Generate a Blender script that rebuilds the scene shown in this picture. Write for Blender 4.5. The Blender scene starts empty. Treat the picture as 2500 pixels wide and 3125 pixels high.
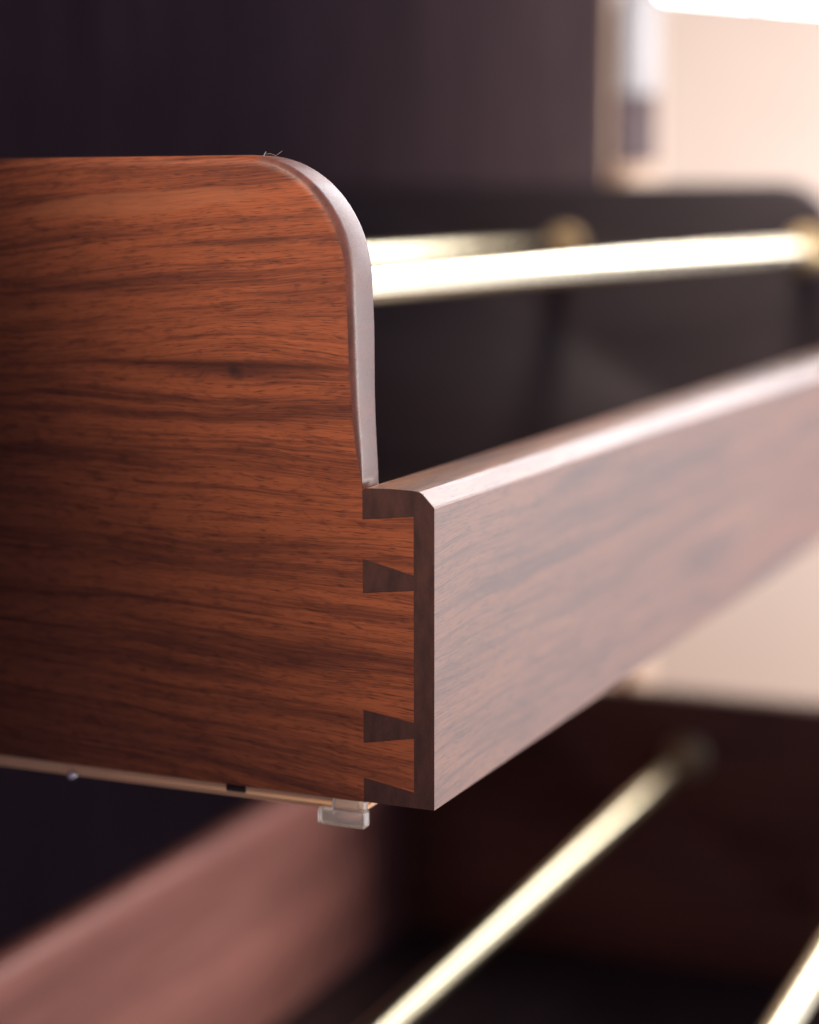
import bpy, bmesh, math, random
RO = 0.0031          # round-over of the drawer sides
from mathutils import Vector, Matrix
random.seed(7)
sc = bpy.context.scene
COL = sc.collection

# ------------------------------------------------------------------ camera
CAM_POS = Vector((-0.47036, -0.20008, 0.15703))
YAW, PITCH, ROLL = 0.41486, 0.14973, -0.00166
d = Vector((math.cos(YAW)*math.cos(PITCH), math.sin(YAW)*math.cos(PITCH), -math.sin(PITCH)))
rt = d.cross(Vector((0, 0, 1))).normalized(); up = rt.cross(d)
r2 = math.cos(ROLL)*rt + math.sin(ROLL)*up
u2 = -math.sin(ROLL)*rt + math.cos(ROLL)*up
cam = bpy.data.cameras.new('camera'); co = bpy.data.objects.new('camera', cam); COL.objects.link(co)
M = Matrix((r2, u2, -d)).transposed().to_4x4(); M.translation = CAM_POS
co.matrix_world = M
cam.sensor_fit = 'VERTICAL'; cam.sensor_height = 36.0; cam.sensor_width = 28.8
cam.lens = 70.26
cam.clip_start = 0.02; cam.clip_end = 60
cam.dof.use_dof = True; cam.dof.focus_distance = 0.527; cam.dof.aperture_fstop = 4.3
sc.camera = co

# ------------------------------------------------------------------ world and lamps
w = bpy.data.worlds.new('World'); sc.world = w; w.use_nodes = True
bg = w.node_tree.nodes['Background']
bg.inputs[0].default_value = (0.44, 0.50, 0.84, 1); bg.inputs[1].default_value = 0.45

def area(name, loc, target, sx, sy, power, color, spread=180):
    l = bpy.data.lights.new(name, 'AREA'); l.shape = 'RECTANGLE'; l.size = sx; l.size_y = sy
    l.energy = power; l.color = color; l.spread = math.radians(spread)
    o = bpy.data.objects.new(name, l); COL.objects.link(o)
    o.location = loc
    o.rotation_euler = (Vector(target)-Vector(loc)).to_track_quat('-Z', 'Y').to_euler()
    return o
# window in front of the cabinet, window beyond the open door, and two room lamps on the left
area('front_window_light', (1.10, -1.45, 0.14), (0.35, 0.1, -0.1), 0.7, 0.5, 48, (1.0, 0.92, 0.88))
area('side_window_light', (2.00, -1.42, -0.05), (0.2, 0.0, 0.05), 1.6, 2.0, 20, (0.93, 0.94, 1.0))
area('left_room_lamp', (-0.88, 0.09, 1.02), (0.0, 0.00, 0.10), 0.42, 0.42, 5.8, (1.0, 0.82, 0.69), 70)

vs = sc.view_settings
sc.display_settings.display_device = 'sRGB'
vs.view_transform = 'Standard'; vs.look = 'None'; vs.exposure = 0.0; vs.gamma = 1.0; vs.use_curve_mapping = False
sc.render.engine = 'CYCLES'

# ------------------------------------------------------------------ materials
class NT:
    def __init__(s, name):
        s.m = bpy.data.materials.new(name); s.m.use_nodes = True
        s.t = s.m.node_tree; s.b = s.t.nodes['Principled BSDF']
    def n(s, typ, **kw):
        nd = s.t.nodes.new(typ)
        for k, v in kw.items():
            setattr(nd, k, v)
        return nd
    def l(s, a, b): s.t.links.new(a, b)
    def val(s, x, sock):
        if isinstance(x, (int, float)): sock.default_value = x
        elif isinstance(x, (tuple, list)): sock.default_value = x
        else: s.l(x, sock)
    def math(s, op, a, b=0.0, c=None, clamp=False):
        nd = s.n('ShaderNodeMath', operation=op, use_clamp=clamp)
        s.val(a, nd.inputs[0]); s.val(b, nd.inputs[1])
        if c is not None: s.val(c, nd.inputs[2])
        return nd.outputs[0]
    def comb(s, x, y, z):
        nd = s.n('ShaderNodeCombineXYZ')
        for i, v in enumerate((x, y, z)): s.val(v, nd.inputs[i])
        return nd.outputs[0]
    def noise(s, vec, scale=1.0, detail=3.0, rough=0.5, dist=0.0):
        nd = s.n('ShaderNodeTexNoise'); s.l(vec, nd.inputs['Vector'])
        nd.inputs['Scale'].default_value = scale; nd.inputs['Detail'].default_value = detail
        nd.inputs['Roughness'].default_value = rough; nd.inputs['Distortion'].default_value = dist
        return nd.outputs['Fac']
    def ramp(s, fac, stops, interp='LINEAR'):
        nd = s.n('ShaderNodeValToRGB'); s.l(fac, nd.inputs[0]); r = nd.color_ramp; r.interpolation = interp
        while len(r.elements) < len(stops): r.elements.new(0.5)
        for e, (p, c) in zip(r.elements, stops):
            e.position = p; e.color = (c, c, c, 1) if isinstance(c, (int, float)) else (*c, 1)
        return nd.outputs[0]
    def mix(s, fac, a, b, blend='MIX'):
        nd = s.n('ShaderNodeMix', data_type='RGBA', blend_type=blend)
        s.val(fac, nd.inputs[0])
        for v, i in ((a, 6), (b, 7)):
            if isinstance(v, tuple): nd.inputs[i].default_value = (*v, 1)
            else: s.l(v, nd.inputs[i])
        return nd.outputs[2]
    def step(s, x, lo, hi):
        nd = s.n('ShaderNodeMapRange', interpolation_type='SMOOTHSTEP')
        s.val(x, nd.inputs[0]); nd.inputs[1].default_value = lo; nd.inputs[2].default_value = hi
        return nd.outputs[0]

def walnut(name, axis, face, knot=None, rough=0.36, light=(0.19, 0.058, 0.024), dark=(0.036, 0.012, 0.008), tilt=0.0, seed=0.0, spec=0.5):
    """axis: grain direction 0/1/2; face: across-the-face direction"""
    t = NT(name)
    tc = t.n('ShaderNodeTexCoord'); sx = t.n('ShaderNodeSeparateXYZ'); t.l(tc.outputs['Object'], sx.inputs[0])
    oth = 3-axis-face
    g, h, k = sx.outputs[axis], sx.outputs[face], sx.outputs[oth]
    rnd = t.n('ShaderNodeObjectInfo').outputs['Random']
    off = t.math('MULTIPLY_ADD', rnd, 0.0 if knot else 9.0, seed)
    gp = t.math('ADD', g, off)
    # slow waviness of the fibres
    wv = t.noise(t.comb(t.math('MULTIPLY', gp, 7.0), t.math('MULTIPLY', h, 16.0), t.math('MULTIPLY', k, 14.0)), 1.0, 2.0, 0.5)
    wv2 = t.noise(t.comb(t.math('MULTIPLY', gp, 42.0), t.math('MULTIPLY', h, 70.0), k), 1.0, 2.0, 0.5)
    hh = t.math('MULTIPLY_ADD', t.math('SUBTRACT', wv, 0.5), 0.017, h)
    hh = t.math('MULTIPLY_ADD', t.math('SUBTRACT', wv2, 0.5), 0.0016, hh)
    hh = t.math('MULTIPLY_ADD', g, tilt, hh)
    if knot:
        hh = t.math('MULTIPLY_ADD', t.math('MULTIPLY', g, t.math('SUBTRACT', h, 0.105)), 1.25, hh)
        dg = t.math('SUBTRACT', g, knot[0]); dh = t.math('SUBTRACT', h, knot[1])
        # fibres swing around the knot
        e = t.math('ADD', t.math('POWER', t.math('DIVIDE', dg, 0.026), 2.0), t.math('POWER', t.math('DIVIDE', dh, 0.010), 2.0))
        e = t.math('EXPONENT', t.math('MULTIPLY', e, -1.0))
        hh = t.math('SUBTRACT', hh, t.math('MULTIPLY', t.math('MULTIPLY', e, dh), 0.55))
    def gr(sg, shh, sk=30.0, det=3.0, ro=0.55, dist=0.0, o=0.0):
        return t.noise(t.comb(t.math('MULTIPLY_ADD', gp, sg, o), t.math('MULTIPLY', hh, shh), t.math('MULTIPLY', k, sk)), 1.0, det, ro, dist)
    broad = gr(4.5, 42.0, 30, 3.0, 0.5)
    band = gr(6.5, 120.0, 60, 4.0, 0.6, 0.15, 3.1)
    streak = gr(17.0, 560.0, 200, 4.0, 0.6, 0.1, 7.7)
    dash = gr(44.0, 1250.0, 300, 3.0, 0.6, 0.1, 2.2)
    fine = gr(60.0, 2600.0, 600, 2.0, 0.5, 0.0, 1.3)
    pores = gr(210.0, 3000.0, 900, 1.0, 0.4, 0.0, 5.9)
    mott = t.noise(t.comb(t.math('MULTIPLY', gp, 120.0), t.math('MULTIPLY', hh, 420.0), t.math('MULTIPLY', k, 60.0)), 1.0, 4.0, 0.65, 0.5)
    # growth-ring lines: iso-lines of the slow field
    ring = t.math('FRACT', t.math('ADD', t.math('MULTIPLY', hh, 80.0), t.math('MULTIPLY', broad, 2.4)))
    line = t.math('MULTIPLY', t.step(ring, 0.45, 0.97), t.math('SUBTRACT', 1.0, t.step(ring, 0.97, 1.0)))
    line = t.math('MULTIPLY', line, t.step(streak, 0.36, 0.66))
    mid = tuple((a*0.5+b*0.5) for a, b in zip(light, dark))
    hi = (light[0]*1.3, light[1]*1.42, light[2]*1.45)
    c = t.ramp(broad, [(0.30, mid), (0.47, light), (0.60, tuple(x*0.86 for x in light)), (0.72, hi)], 'EASE')
    zone = t.step(t.noise(t.comb(t.math('MULTIPLY', gp, 9.0), t.math('MULTIPLY', hh, 26.0), k), 1.0, 2.0, 0.5), 0.34, 0.60)
    c = t.mix(t.math('MULTIPLY', t.step(band, 0.46, 0.68), 0.70), c, dark)
    c = t.mix(t.math('MULTIPLY', t.step(streak, 0.48, 0.74), 0.48), c, dark)
    c = t.mix(t.math('MULTIPLY', t.math('MULTIPLY', t.step(dash, 0.50, 0.72), 0.60), zone), c, dark)
    c = t.mix(t.math('MULTIPLY', t.step(mott, 0.50, 0.70), 0.50), c, dark)
    c = t.mix(t.math('MULTIPLY', line, 0.40), c, tuple(x*0.8 for x in dark))
    c = t.mix(t.math('MULTIPLY', t.step(t.math('SUBTRACT', 1.0, fine), 0.52, 0.78), 0.35), c, hi)
    c = t.mix(t.math('MULTIPLY', t.step(fine, 0.50, 0.78), 0.55), c, dark)
    c = t.mix(t.math('MULTIPLY', t.step(pores, 0.58, 0.72), 0.62), c, tuple(x*0.55 for x in dark))
    if knot:
        e2 = t.math('ADD', t.math('POWER', t.math('DIVIDE', dg, 0.0016), 2.0), t.math('POWER', t.math('DIVIDE', dh, 0.0018), 2.0))
        e2 = t.math('EXPONENT', t.math('MULTIPLY', e2, -1.0))
        wig = t.math('MULTIPLY_ADD', t.math('SUBTRACT', streak, 0.5), 0.006, dh)
        e3 = t.math('ADD', t.math('POWER', t.math('DIVIDE', dg, 0.028), 2.0), t.math('POWER', t.math('DIVIDE', wig, 0.0026), 2.0))
        e3 = t.math('EXPONENT', t.math('MULTIPLY', e3, -1.0))
        c = t.mix(t.math('MULTIPLY', e3, 0.85), c, dark)
        # long dark check running out from the knot along the grain
        ck = t.math('ADD', t.math('POWER', t.math('DIVIDE', t.math('SUBTRACT', dg, 0.004), 0.046), 4.0), t.math('POWER', t.math('DIVIDE', t.math('MULTIPLY_ADD', t.math('SUBTRACT', band, 0.5), 0.0045, t.math('SUBTRACT', dh, 0.0008)), 0.0009), 2.0))
        c = t.mix(t.math('MULTIPLY', t.math('EXPONENT', t.math('MULTIPLY', ck, -1.0)), 0.8), c, tuple(x*0.7 for x in dark))
        # pale sapwood lens near the top edge
        e4 = t.math('ADD', t.math('POWER', t.math('DIVIDE', t.math('SUBTRACT', g, 0.088), 0.038), 2.0), t.math('POWER', t.math('DIVIDE', t.math('SUBTRACT', hh, 0.1670), 0.0036), 2.0))
        c = t.mix(t.math('MULTIPLY', t.math('SUBTRACT', 1.0, t.step(e4, 0.65, 1.25)), 0.5), c, (light[0]*1.05, light[1]*1.30, light[2]*1.45))
        c = t.mix(t.math('MULTIPLY', e2, 0.85), c, (0.022, 0.012, 0.009))
    t.l(c, t.b.inputs['Base Color'])
    rr = t.math('MULTIPLY_ADD', streak, 0.14, rough-0.07)
    t.l(rr, t.b.inputs['Roughness']); t.b.inputs['Specular IOR Level'].default_value = spec
    bp = t.n('ShaderNodeBump'); bp.inputs['Strength'].default_value = 0.10; bp.inputs['Distance'].default_value = 0.0004
    t.l(t.math('SUBTRACT', t.math('MULTIPLY', streak, 0.5), t.step(pores, 0.6, 0.74)), bp.inputs['Height'])
    t.l(bp.outputs[0], t.b.inputs['Normal'])
    return t.m

def end_grain(name, gain=1.0, rough=0.55, spec=0.35):
    t = NT(name)
    tc = t.n('ShaderNodeTexCoord'); sx = t.n('ShaderNodeSeparateXYZ'); t.l(tc.outputs['Object'], sx.inputs[0])
    a = t.noise(t.comb(t.math('MULTIPLY', sx.outputs[1], 260.0), t.math('MULTIPLY', sx.outputs[2], 90.0), sx.outputs[0]), 1.0, 4.0, 0.6)
    b = t.noise(tc.outputs['Object'], 2600.0, 2.0, 0.5)
    c = t.ramp(a, [(0.3, (0.026, 0.011, 0.008)), (0.7, (0.060, 0.021, 0.014))])
    c = t.mix(t.math('MULTIPLY', t.step(b, 0.52, 0.72), 0.5), c, (0.012, 0.006, 0.005))
    c = t.mix(1.0, c, (gain, gain, gain), 'MULTIPLY')
    t.l(c, t.b.inputs['Base Color']); t.l(t.math('MULTIPLY_ADD', t.math('ADD', a, b), 0.22, rough-0.22), t.b.inputs['Roughness'])
    bp = t.n('ShaderNodeBump'); bp.inputs['Strength'].default_value = 0.25; bp.inputs['Distance'].default_value = 0.0003
    t.l(t.math('ADD', a, t.math('MULTIPLY', b, 0.4)), bp.inputs['Height']); t.l(bp.outputs[0], t.b.inputs['Normal'])
    t.b.inputs['Specular IOR Level'].default_value = spec
    return t.m

def simple(name, col, rough, metal=0.0, var=0.08, scale=40.0, trans=0.0):
    t = NT(name)
    tc = t.n('ShaderNodeTexCoord'); a = t.noise(tc.outputs['Object'], scale, 4.0, 0.6)
    c = t.ramp(a, [(0.3, tuple(x*(1-var) for x in col)), (0.7, tuple(min(1, x*(1+var)) for x in col))])
    t.l(c, t.b.inputs['Base Color'])
    t.l(t.math('MULTIPLY_ADD', a, 0.1, rough-0.05), t.b.inputs['Roughness'])
    t.b.inputs['Metallic'].default_value = metal
    t.b.inputs['Transmission Weight'].default_value = trans
    return t.m

M_SIDE = walnut('walnut_side', 1, 2, knot=(0.0585, 0.1150), tilt=0.03, rough=0.50, spec=0.18, light=(0.25, 0.070, 0.028), dark=(0.044, 0.014, 0.011))
M_FAR_SHADED = walnut('walnut_far_side_shaded', 1, 2, light=(0.052, 0.040, 0.047), dark=(0.024, 0.019, 0.024))  # cool shade inside the upper drawer put into the walnut colour
M_BOARD_X = walnut('walnut_along_width', 0, 2, rough=0.46, light=(0.21, 0.084, 0.040), dark=(0.065, 0.030, 0.020))
M_FAR_LIT = walnut('walnut_far_side_lit', 1, 2, light=(0.21, 0.080, 0.050), dark=(0.07, 0.028, 0.020))  # same walnut brightened: warm light on the lower far side put into colour
M_BACK_LIT = walnut('walnut_back_lit', 0, 2, rough=0.5, light=(0.34, 0.130, 0.10), dark=(0.19, 0.066, 0.052))  # walnut lightened: the light on the back board is painted in
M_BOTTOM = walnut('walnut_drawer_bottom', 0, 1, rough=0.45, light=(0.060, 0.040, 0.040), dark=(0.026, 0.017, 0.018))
M_CARC = walnut('walnut_carcass_upright', 2, 1, rough=0.5, light=(0.175, 0.118, 0.132), dark=(0.072, 0.052, 0.063))
M_END = end_grain('walnut_end_grain')
M_BRASS = simple('polished_brass', (0.76, 0.65, 0.42), 0.24, 1.0, 0.03, 60)
M_BRASS_D = simple('brass_flange', (0.70, 0.55, 0.32), 0.55, 1.0, 0.05, 60)
M_ZINC = simple('runner_steel', (0.80, 0.46, 0.22), 0.6, 0.0, 0.06, 80)
M_CLEAR = simple('clear_plastic', (0.93, 0.84, 0.72), 0.22, 0.0, 0.02, 80, 0.8)
M_SCREW = simple('screw_steel', (0.75, 0.72, 0.72), 0.25, 1.0, 0.03, 80)
M_DARK = simple('dark_plastic', (0.02, 0.014, 0.014), 0.7)
M_DARK.node_tree.nodes['Principled BSDF'].inputs['Specular IOR Level'].default_value = 0.1
M_PLUM = simple('plum_hinge_arm', (0.085, 0.050, 0.055), 0.7)
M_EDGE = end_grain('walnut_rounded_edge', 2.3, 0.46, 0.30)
M_BEIGE = simple('beige_lacquer', (0.375, 0.265, 0.19), 0.5, 0.0, 0.03, 12)
M_TAN = simple('tan_edge_strip', (0.60, 0.42, 0.29), 0.5, 0.0, 0.06, 25)
M_WHITE = simple('white_hinge_lacquer', (0.21, 0.195, 0.205), 0.4, 0.0, 0.03, 30)
M_CLOTH = simple('white_cloth', (0.88, 0.88, 0.90), 0.85, 0.0, 0.03, 60)
M_LINT = simple('lint', (0.30, 0.27, 0.27), 0.9)

# ------------------------------------------------------------------ helpers
def tag(o, label=None, cat=None, kind=None, group=None):
    if label: o['label'] = label
    if cat: o['category'] = cat
    if kind: o['kind'] = kind
    if group: o['group'] = group
    return o
def thing(name, loc, label, cat, group=None):
    o = bpy.data.objects.new(name, None); COL.objects.link(o); o.location = loc
    o.empty_display_size = 0.02
    return tag(o, label, cat, None, group)
def obj(name, bm, mats, parent=None, smooth=None):
    bmesh.ops.remove_doubles(bm, verts=bm.verts, dist=1e-6)
    bmesh.ops.recalc_face_normals(bm, faces=bm.faces)
    me = bpy.data.meshes.new(name); bm.to_mesh(me); bm.free()
    if not isinstance(mats, (list, tuple)): mats = [mats]
    for m in mats: me.materials.append(m)
    if smooth: 
        for p in me.polygons: p.use_smooth = True
        me.set_sharp_from_angle(angle=math.radians(smooth))
    o = bpy.data.objects.new(name, me); COL.objects.link(o)
    if parent: o.parent = parent
    return o
def box(bm, x0, x1, y0, y1, z0, z1, bev=0.0, seg=2):
    r = bmesh.ops.create_cube(bm, size=1.0)
    bmesh.ops.scale(bm, vec=(x1-x0, y1-y0, z1-z0), verts=r['verts'])
    bmesh.ops.translate(bm, vec=((x0+x1)/2, (y0+y1)/2, (z0+z1)/2), verts=r['verts'])
    if bev:
        es = list({e for v in r['verts'] for e in v.link_edges})
        bmesh.ops.bevel(bm, geom=es, offset=bev, segments=seg, affect='EDGES', profile=0.5)
    return bm
def prism_x(bm, prof, x0, x1, mat0=0, mats=0):
    """profile [(y,z)] extruded along X; the x0 cap takes material mat0"""
    a = [bm.verts.new((x0, y, z)) for y, z in prof]; b = [bm.verts.new((x1, y, z)) for y, z in prof]
    n = len(prof)
    f = bm.faces.new(a); f.material_index = mat0
    f = bm.faces.new(list(reversed(b))); f.material_index = mats
    for i in range(n):
        f = bm.faces.new((a[i], b[i], b[(i+1) % n], a[(i+1) % n])); f.material_index = mats
def lathe_x(bm, prof, y, z, n=40):
    """profile [(x, radius)] revolved about an X axis through (y, z)"""
    rings = []
    for x, r in prof:
        if r < 1e-7: rings.append([bm.verts.new((x, y, z))])
        else: rings.append([bm.verts.new((x, y+r*math.cos(2*math.pi*i/n), z+r*math.sin(2*math.pi*i/n))) for i in range(n)])
    for a, b in zip(rings, rings[1:]):
        for i in range(n):
            j = (i+1) % n
            if len(a) == 1: bm.faces.new((a[0], b[i], b[j]))
            elif len(b) == 1: bm.faces.new((a[i], b[0], a[j]))
            else: bm.faces.new((a[i], b[i], b[j], a[j]))

# ------------------------------------------------------------------ drawers
T, LAP, TS, W = 0.0206, 0.0059, 0.0160, 0.600     # front thickness, lap, side thickness, inside of far side
FH, SH = 0.085, 0.1716                            # front height, side height
DEPTH = 0.368
PIN = [(T, 0.0767), (LAP, 0.0783), (LAP, 0.0628), (T, 0.06625), (T, 0.0570), (LAP, 0.0587),
       (LAP, 0.0233), (T, 0.0254), (T, 0.01625), (LAP, 0.0190), (LAP, 0.0043), (T, 0.0067)]
PINF = [(y-0.00006, z+(0.00006 if i % 4 in (0, 1) else -0.00006)) for i, (y, z) in enumerate(PIN)]
TOPROF = [(0.0, 0.0806), (0.0003, 0.0812), (0.0033, 0.0844), (0.0043, 0.0849), (0.0060, 0.0851), (0.0120, 0.08525), (0.0196, 0.0851), (T, 0.0844)]

def side_outline():
    """closed (y,z) outline of the near side with tails; second value: local round-over radius"""
    P = [((DEPTH, 0.0), 0), ((T, 0.0), 0)]
    P += [(p, 0) for p in reversed(PIN)]
    P.append(((T, FH), 0))
    cur = []
    for z, y, r in ((0.0875, 0.02075, .0005), (0.0905, 0.0210, .0013), (0.095, 0.02145, .0022), (0.101, 0.0220, .0025), (0.108, 0.0225, .0026),
                    (0.116, 0.0229, RO), (0.126, 0.0232, RO), (0.134, 0.0235, RO)):
        cur.append(((y, z), r))
    cy, cz, R0, R1 = 0.0548, 0.1380, 0.0312, SH-0.1380
    for i in range(0, 25):
        a = math.pi/2*i/24
        cur.append(((cy-R0*math.cos(a), cz+R1*math.sin(a)), RO))
    for y in (0.07, 0.1, 0.15, 0.2, 0.28): cur.append(((y, SH), RO))
    cur.append(((DEPTH, SH), .0))
    return P+cur
def make_side(name, x0, parent, mat, plain=False):
    out = side_outline()
    if plain:
        out = [o for o in out if not (o[0][0] < T+1e-6 and o[0][1] < 0.0849 and o[0][1] > 0)]
    pts = [Vector(o[0]) for o in out]; n = len(pts)
    nor = []
    for i in range(n):
        e = (pts[(i+1) % n]-pts[i-1]); e.normalize()
        nor.append(Vector((-e.y, e.x)))      # flipped below if outward
    area2 = sum(pts[i].x*pts[(i+1) % n].y-pts[(i+1) % n].x*pts[i].y for i in range(n))
    if area2 < 0: nor = [-v for v in nor]
    bm = bmesh.new(); rings = []
    seg = 6
    seq = [(math.pi/2*k/seg, 0) for k in range(seg+1)] + [(math.pi/2*(1-k/seg), 1) for k in range(seg+1)]
    for a, back in seq:
        ring = []
        for p, nv, (_, r) in zip(pts, nor, out):
            if back and p.y > FH-1e-5 and p.x < 0.06: r = RO+0.0042*max(0.0, min(1.0, (0.122-p.y)/0.036))
            q = p+nv*(r*(1-math.sin(a)))
            x = r*(1-math.cos(a))
            ring.append(bm.verts.new((x0+(TS-x if back else x), q.x, q.y)))
        rings.append(ring)
    bm.faces.new(rings[0]); bm.faces.new(list(reversed(rings[-1])))
    for ri, (A, B) in enumerate(zip(rings, rings[1:])):
        for i in range(n):
            j = (i+1) % n
            f = bm.faces.new((A[i], A[j], B[j], B[i]))
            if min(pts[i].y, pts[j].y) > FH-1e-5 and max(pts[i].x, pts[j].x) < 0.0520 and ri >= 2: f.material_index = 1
    bmesh.ops.remove_doubles(bm, verts=bm.verts, dist=1e-6)
    bmesh.ops.dissolve_degenerate(bm, dist=1e-7, edges=bm.edges)
    return obj(name, bm, [mat, M_EDGE], parent, smooth=35)

def rod(parent, y, z):
    bm = bmesh.new(); R = 0.0062
    lathe_x(bm, [(TS, R), (W, R)], y, z, 48)
    o = obj('rod', bm, M_BRASS, parent, smooth=40)
    for x, s in ((TS, 1), (W, -1)):
        bm = bmesh.new()
        lathe_x(bm, [(x, 0), (x, .0125), (x+s*.0022, .0125), (x+s*.0032, .0115), (x+s*.0036, .0098), (x+s*.011, .0096), (x+s*.0125, .0088), (x+s*.0125, .0061)], y, z, 40)
        obj('flange', bm, M_BRASS_D, o, smooth=40)

def drawer(name, loc, label, rods, far_mat):
    t = thing(name, loc, label, 'drawer', 'pull-out walnut drawers with brass rods')
    # front: dovetail pins at the near end, plain board beyond
    bm = bmesh.new()
    prism_x(bm, [(0, 0.0)]+[(0.0, 0.02), (0.0, 0.05)]+TOPROF[:-1]+[(T-0.00006, 0.0844)]+PINF+[(T-0.00006, 0.0)], -0.00007, TS, 1, 0)
    prism_x(bm, [(0, 0.0)]+[(0.0, 0.02), (0.0, 0.05)]+TOPROF+[(T, 0.0)], TS, W+TS, 1, 0)
    obj('front_panel', bm, [M_BOARD_X, M_END], t)
    make_side('side_panel', 0.0, t, M_SIDE)
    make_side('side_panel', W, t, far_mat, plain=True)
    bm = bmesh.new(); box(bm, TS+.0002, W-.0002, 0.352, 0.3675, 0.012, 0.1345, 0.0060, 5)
    obj('back_panel', bm, M_BACK_LIT, t)
    bm = bmesh.new(); box(bm, TS+.0002, W-.0002, T+.0002, 0.3518, 0.004, 0.0118)
    obj('bottom_panel', bm, M_BOTTOM, t)
    for y in rods: rod(t, y, 0.1360)
    return t

PITCH_Z = 0.2855
up_d = drawer('drawer', (0, 0, 0), 'walnut drawer in sharp focus with dovetailed corner and rounded high side', (0.0395, 0.1755), M_FAR_SHADED)
lo_d = drawer('drawer', (0, -0.080, -PITCH_Z), 'blurred walnut drawer below the dovetailed one, pulled out further', (0.0420, 0.1800), M_FAR_LIT)

# runner and its clip under the near side of the upper drawer
bm = bmesh.new(); box(bm, 0.0012, 0.0145, 0.0225, 0.30, -0.0029, -0.0001, 0.0005)
box(bm, 0.0025, 0.0145, 0.0222, 0.30, -0.0042, -0.0029, 0.0003)
run = obj('drawer_runner', bm, M_ZINC, up_d)
bm = bmesh.new(); box(bm, 0.0006, 0.0020, 0.0572, 0.0632, -0.0021, -0.0004, 0.0002)
obj('slot', bm, M_DARK, run)
bm = bmesh.new()
lathe_x(bm, [(-0.0008, 0), (-0.0007, .0007), (-0.0003, .0012), (0.0014, .0013), (0.0014, 0)], 0.1135, -0.0034, 20)
obj('screw', bm, M_SCREW, run, smooth=40)
bm = bmesh.new()
box(bm, -0.0004, 0.0038, 0.0205, 0.0345, -0.0080, -0.0032, 0.0008, 3)
box(bm, -0.0002, 0.0034, 0.0208, 0.0302, -0.0036, -0.0002, 0.0005, 2)
obj('clip', bm, M_CLEAR, run, smooth=50)
bm = bmesh.new(); box(bm, 0.0004, 0.0011, 0.0293, 0.0303, -0.0045, -0.0004, 0.0003)
obj('pin', bm, M_SCREW, run)

# ------------------------------------------------------------------ cabinet
FY = 0.1640
cab = thing('cabinet', (0.3, FY, -0.75), 'dark walnut wardrobe carcass behind and around the drawers', 'cabinet')
def cpart(name, m, *b, bev=0.001):
    bm = bmesh.new(); x0, x1, y0, y1, z0, z1 = b
    box(bm, x0-0.3, x1-0.3, y0-FY, y1-FY, z0+0.75, z1+0.75, bev)
    return obj(name, bm, m, cab)
cpart('side_panel', M_CARC, 0.630, 0.649, FY, 0.76, -0.73, 0.95)
cpart('side_panel', M_CARC, -0.052, -0.033, FY, 0.76, -0.73, 0.95)
cpart('back_panel', M_CARC, -0.0328, 0.6298, 0.742, 0.758, -0.73, 0.95)
cpart('bottom_panel', M_BOTTOM, -0.0328, 0.6298, FY+.004, 0.7418, -0.73, -0.71)
cpart('top_panel', M_BOTTOM, -0.0328, 0.6298, FY+.004, 0.7418, 0.93, 0.95)
# the open beige door, swung out past a right angle
door = obj('door', box(bmesh.new(), 0, 0.36, 0, 0.02, -0.73, 0.2795, 0.002), M_BEIGE, cab)
door.location = (0.665-0.3, 0.150-FY, 0.75); door.rotation_euler = (0, 0, -math.atan2(0.53, 0.85))
tag(door, 'open beige lacquered cabinet door')
shade_door = obj('door', box(bmesh.new(), 0, 0.38, -0.02, 0.0, -0.73, 0.300, 0.002), M_CARC, cab)  # out of view, added and sized to shade the near drawer side
shade_door.location = (-0.062-0.3, 0.150-FY, 0.75); shade_door.rotation_euler = (0, 0, math.pi+math.atan2(0.53, 0.85))
tag(shade_door, 'unseen near cabinet door, added to shade the drawer side')
cpart('edge_strip', M_TAN, 0.6302, 0.668, FY-0.003, FY-0.0003, -0.73, 0.95)
obj('edge_band', box(bmesh.new(), -0.003, 0.013, -0.0006, 0.0206, -0.729, 0.2801), M_TAN, door)
ang = -math.atan2(0.53, 0.85)
def hpart(name, m, b, parent, bev):
    o = obj(name, box(bmesh.new(), *b, bev, 3), m, parent, smooth=40)
    return o
hg = hpart('hinge', M_WHITE, (0, 0.029, -0.005, 0, -0.028, 0.170), cab, 0.0015)
hg.location = (0.6385-0.3, 0.1595-FY, 1.0); hg.rotation_euler = (0, 0, ang)
hpart('arm', M_PLUM, (-0.001, 0.028, -0.004, 0.001, -0.066, -0.0283), hg, 0.001)
hpart('cap', M_TAN, (-0.002, 0.026, -0.009, 0.001, -0.092, -0.0663), hg, 0.0045)

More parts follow.
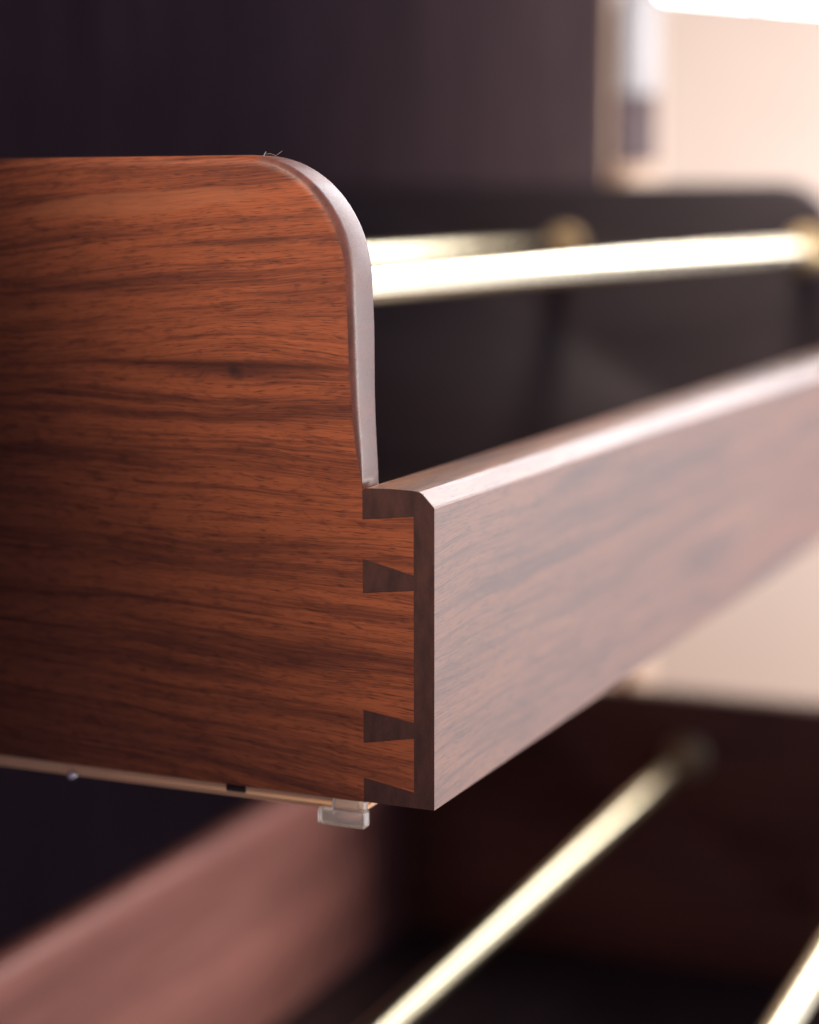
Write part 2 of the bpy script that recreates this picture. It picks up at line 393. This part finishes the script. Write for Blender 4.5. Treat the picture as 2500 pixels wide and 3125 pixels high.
# ------------------------------------------------------------------ bright window beyond the door
wnd = thing('window', (2.42, 0.1, 0.25), 'overexposed bright window behind the top of the beige door', 'window')
def emis(name, col, st):
    t = NT(name); t.b.inputs['Base Color'].default_value = (*col, 1)
    tc = t.n('ShaderNodeTexCoord'); a = t.noise(tc.outputs['Object'], 2.0, 2.0)
    t.l(t.ramp(a, [(0.2, tuple(c*0.93 for c in col)), (0.8, col)]), t.b.inputs['Emission Color'])
    t.b.inputs['Emission Strength'].default_value = st
    return t.m
M_PANE = emis('daylight_pane', (0.97, 0.97, 1.0), 12.5)
M_FRAME = simple('window_frame_paint', (0.75, 0.72, 0.74), 0.5)
for y0, y1 in ((-0.85, 0.515), (0.530, 1.1)):
    obj('pane', box(bmesh.new(), 0.0, 0.006, y0-0.1, y1-0.1, 0.02, 1.6), M_PANE, wnd)
obj('mullion', box(bmesh.new(), -0.03, 0.03, 0.4155, 0.4295, 0.02, 1.6, 0.003), M_FRAME, wnd)
fr = bmesh.new()
box(fr, -0.03, 0.03, -0.99, 1.04, -0.02, 0.0195, 0.003); box(fr, -0.03, 0.03, -0.99, 1.04, 1.6005, 1.64, 0.003)
box(fr, -0.03, 0.03, -0.99, -0.9505, 0.0198, 1.6002, 0.003); box(fr, -0.03, 0.03, 1.0005, 1.04, 0.0198, 1.6002, 0.003)
obj('frame', fr, M_FRAME, wnd)

# ------------------------------------------------------------------ lint on the rounded corner
cu = bmesh.new()
def tube(bm, pts, r, n=6):
    rings = []
    for i, p in enumerate(pts):
        a = (pts[min(i+1, len(pts)-1)]-pts[max(i-1, 0)]).normalized()
        s = a.cross(Vector((1, 0.2, 0.3))).normalized(); q = a.cross(s)
        rings.append([bm.verts.new(p+r*(math.cos(2*math.pi*k/n)*s+math.sin(2*math.pi*k/n)*q)) for k in range(n)])
    for A, B in zip(rings, rings[1:]):
        for k in range(n):
            bm.faces.new((A[k], A[(k+1) % n], B[(k+1) % n], B[k]))
    bm.faces.new(rings[0]); bm.faces.new(list(reversed(rings[-1])))
pts = [Vector((0.006+0.0004*math.sin(i*1.1), 0.0510-0.0048*i/14, 0.17155+0.0008*math.sin(i*0.55+0.3)*(i/14)+0.0003)) for i in range(15)]
tube(cu, pts, 0.00004)
tube(cu, [Vector((0.005, 0.0512, 0.1713)), Vector((0.0052, 0.0509, 0.1720)), Vector((0.0050, 0.0505, 0.1724))], 0.00012)
tag(obj('lint_fibre', cu, M_LINT, None, smooth=60), 'tiny curled lint fibre on the rounded drawer corner', 'lint')
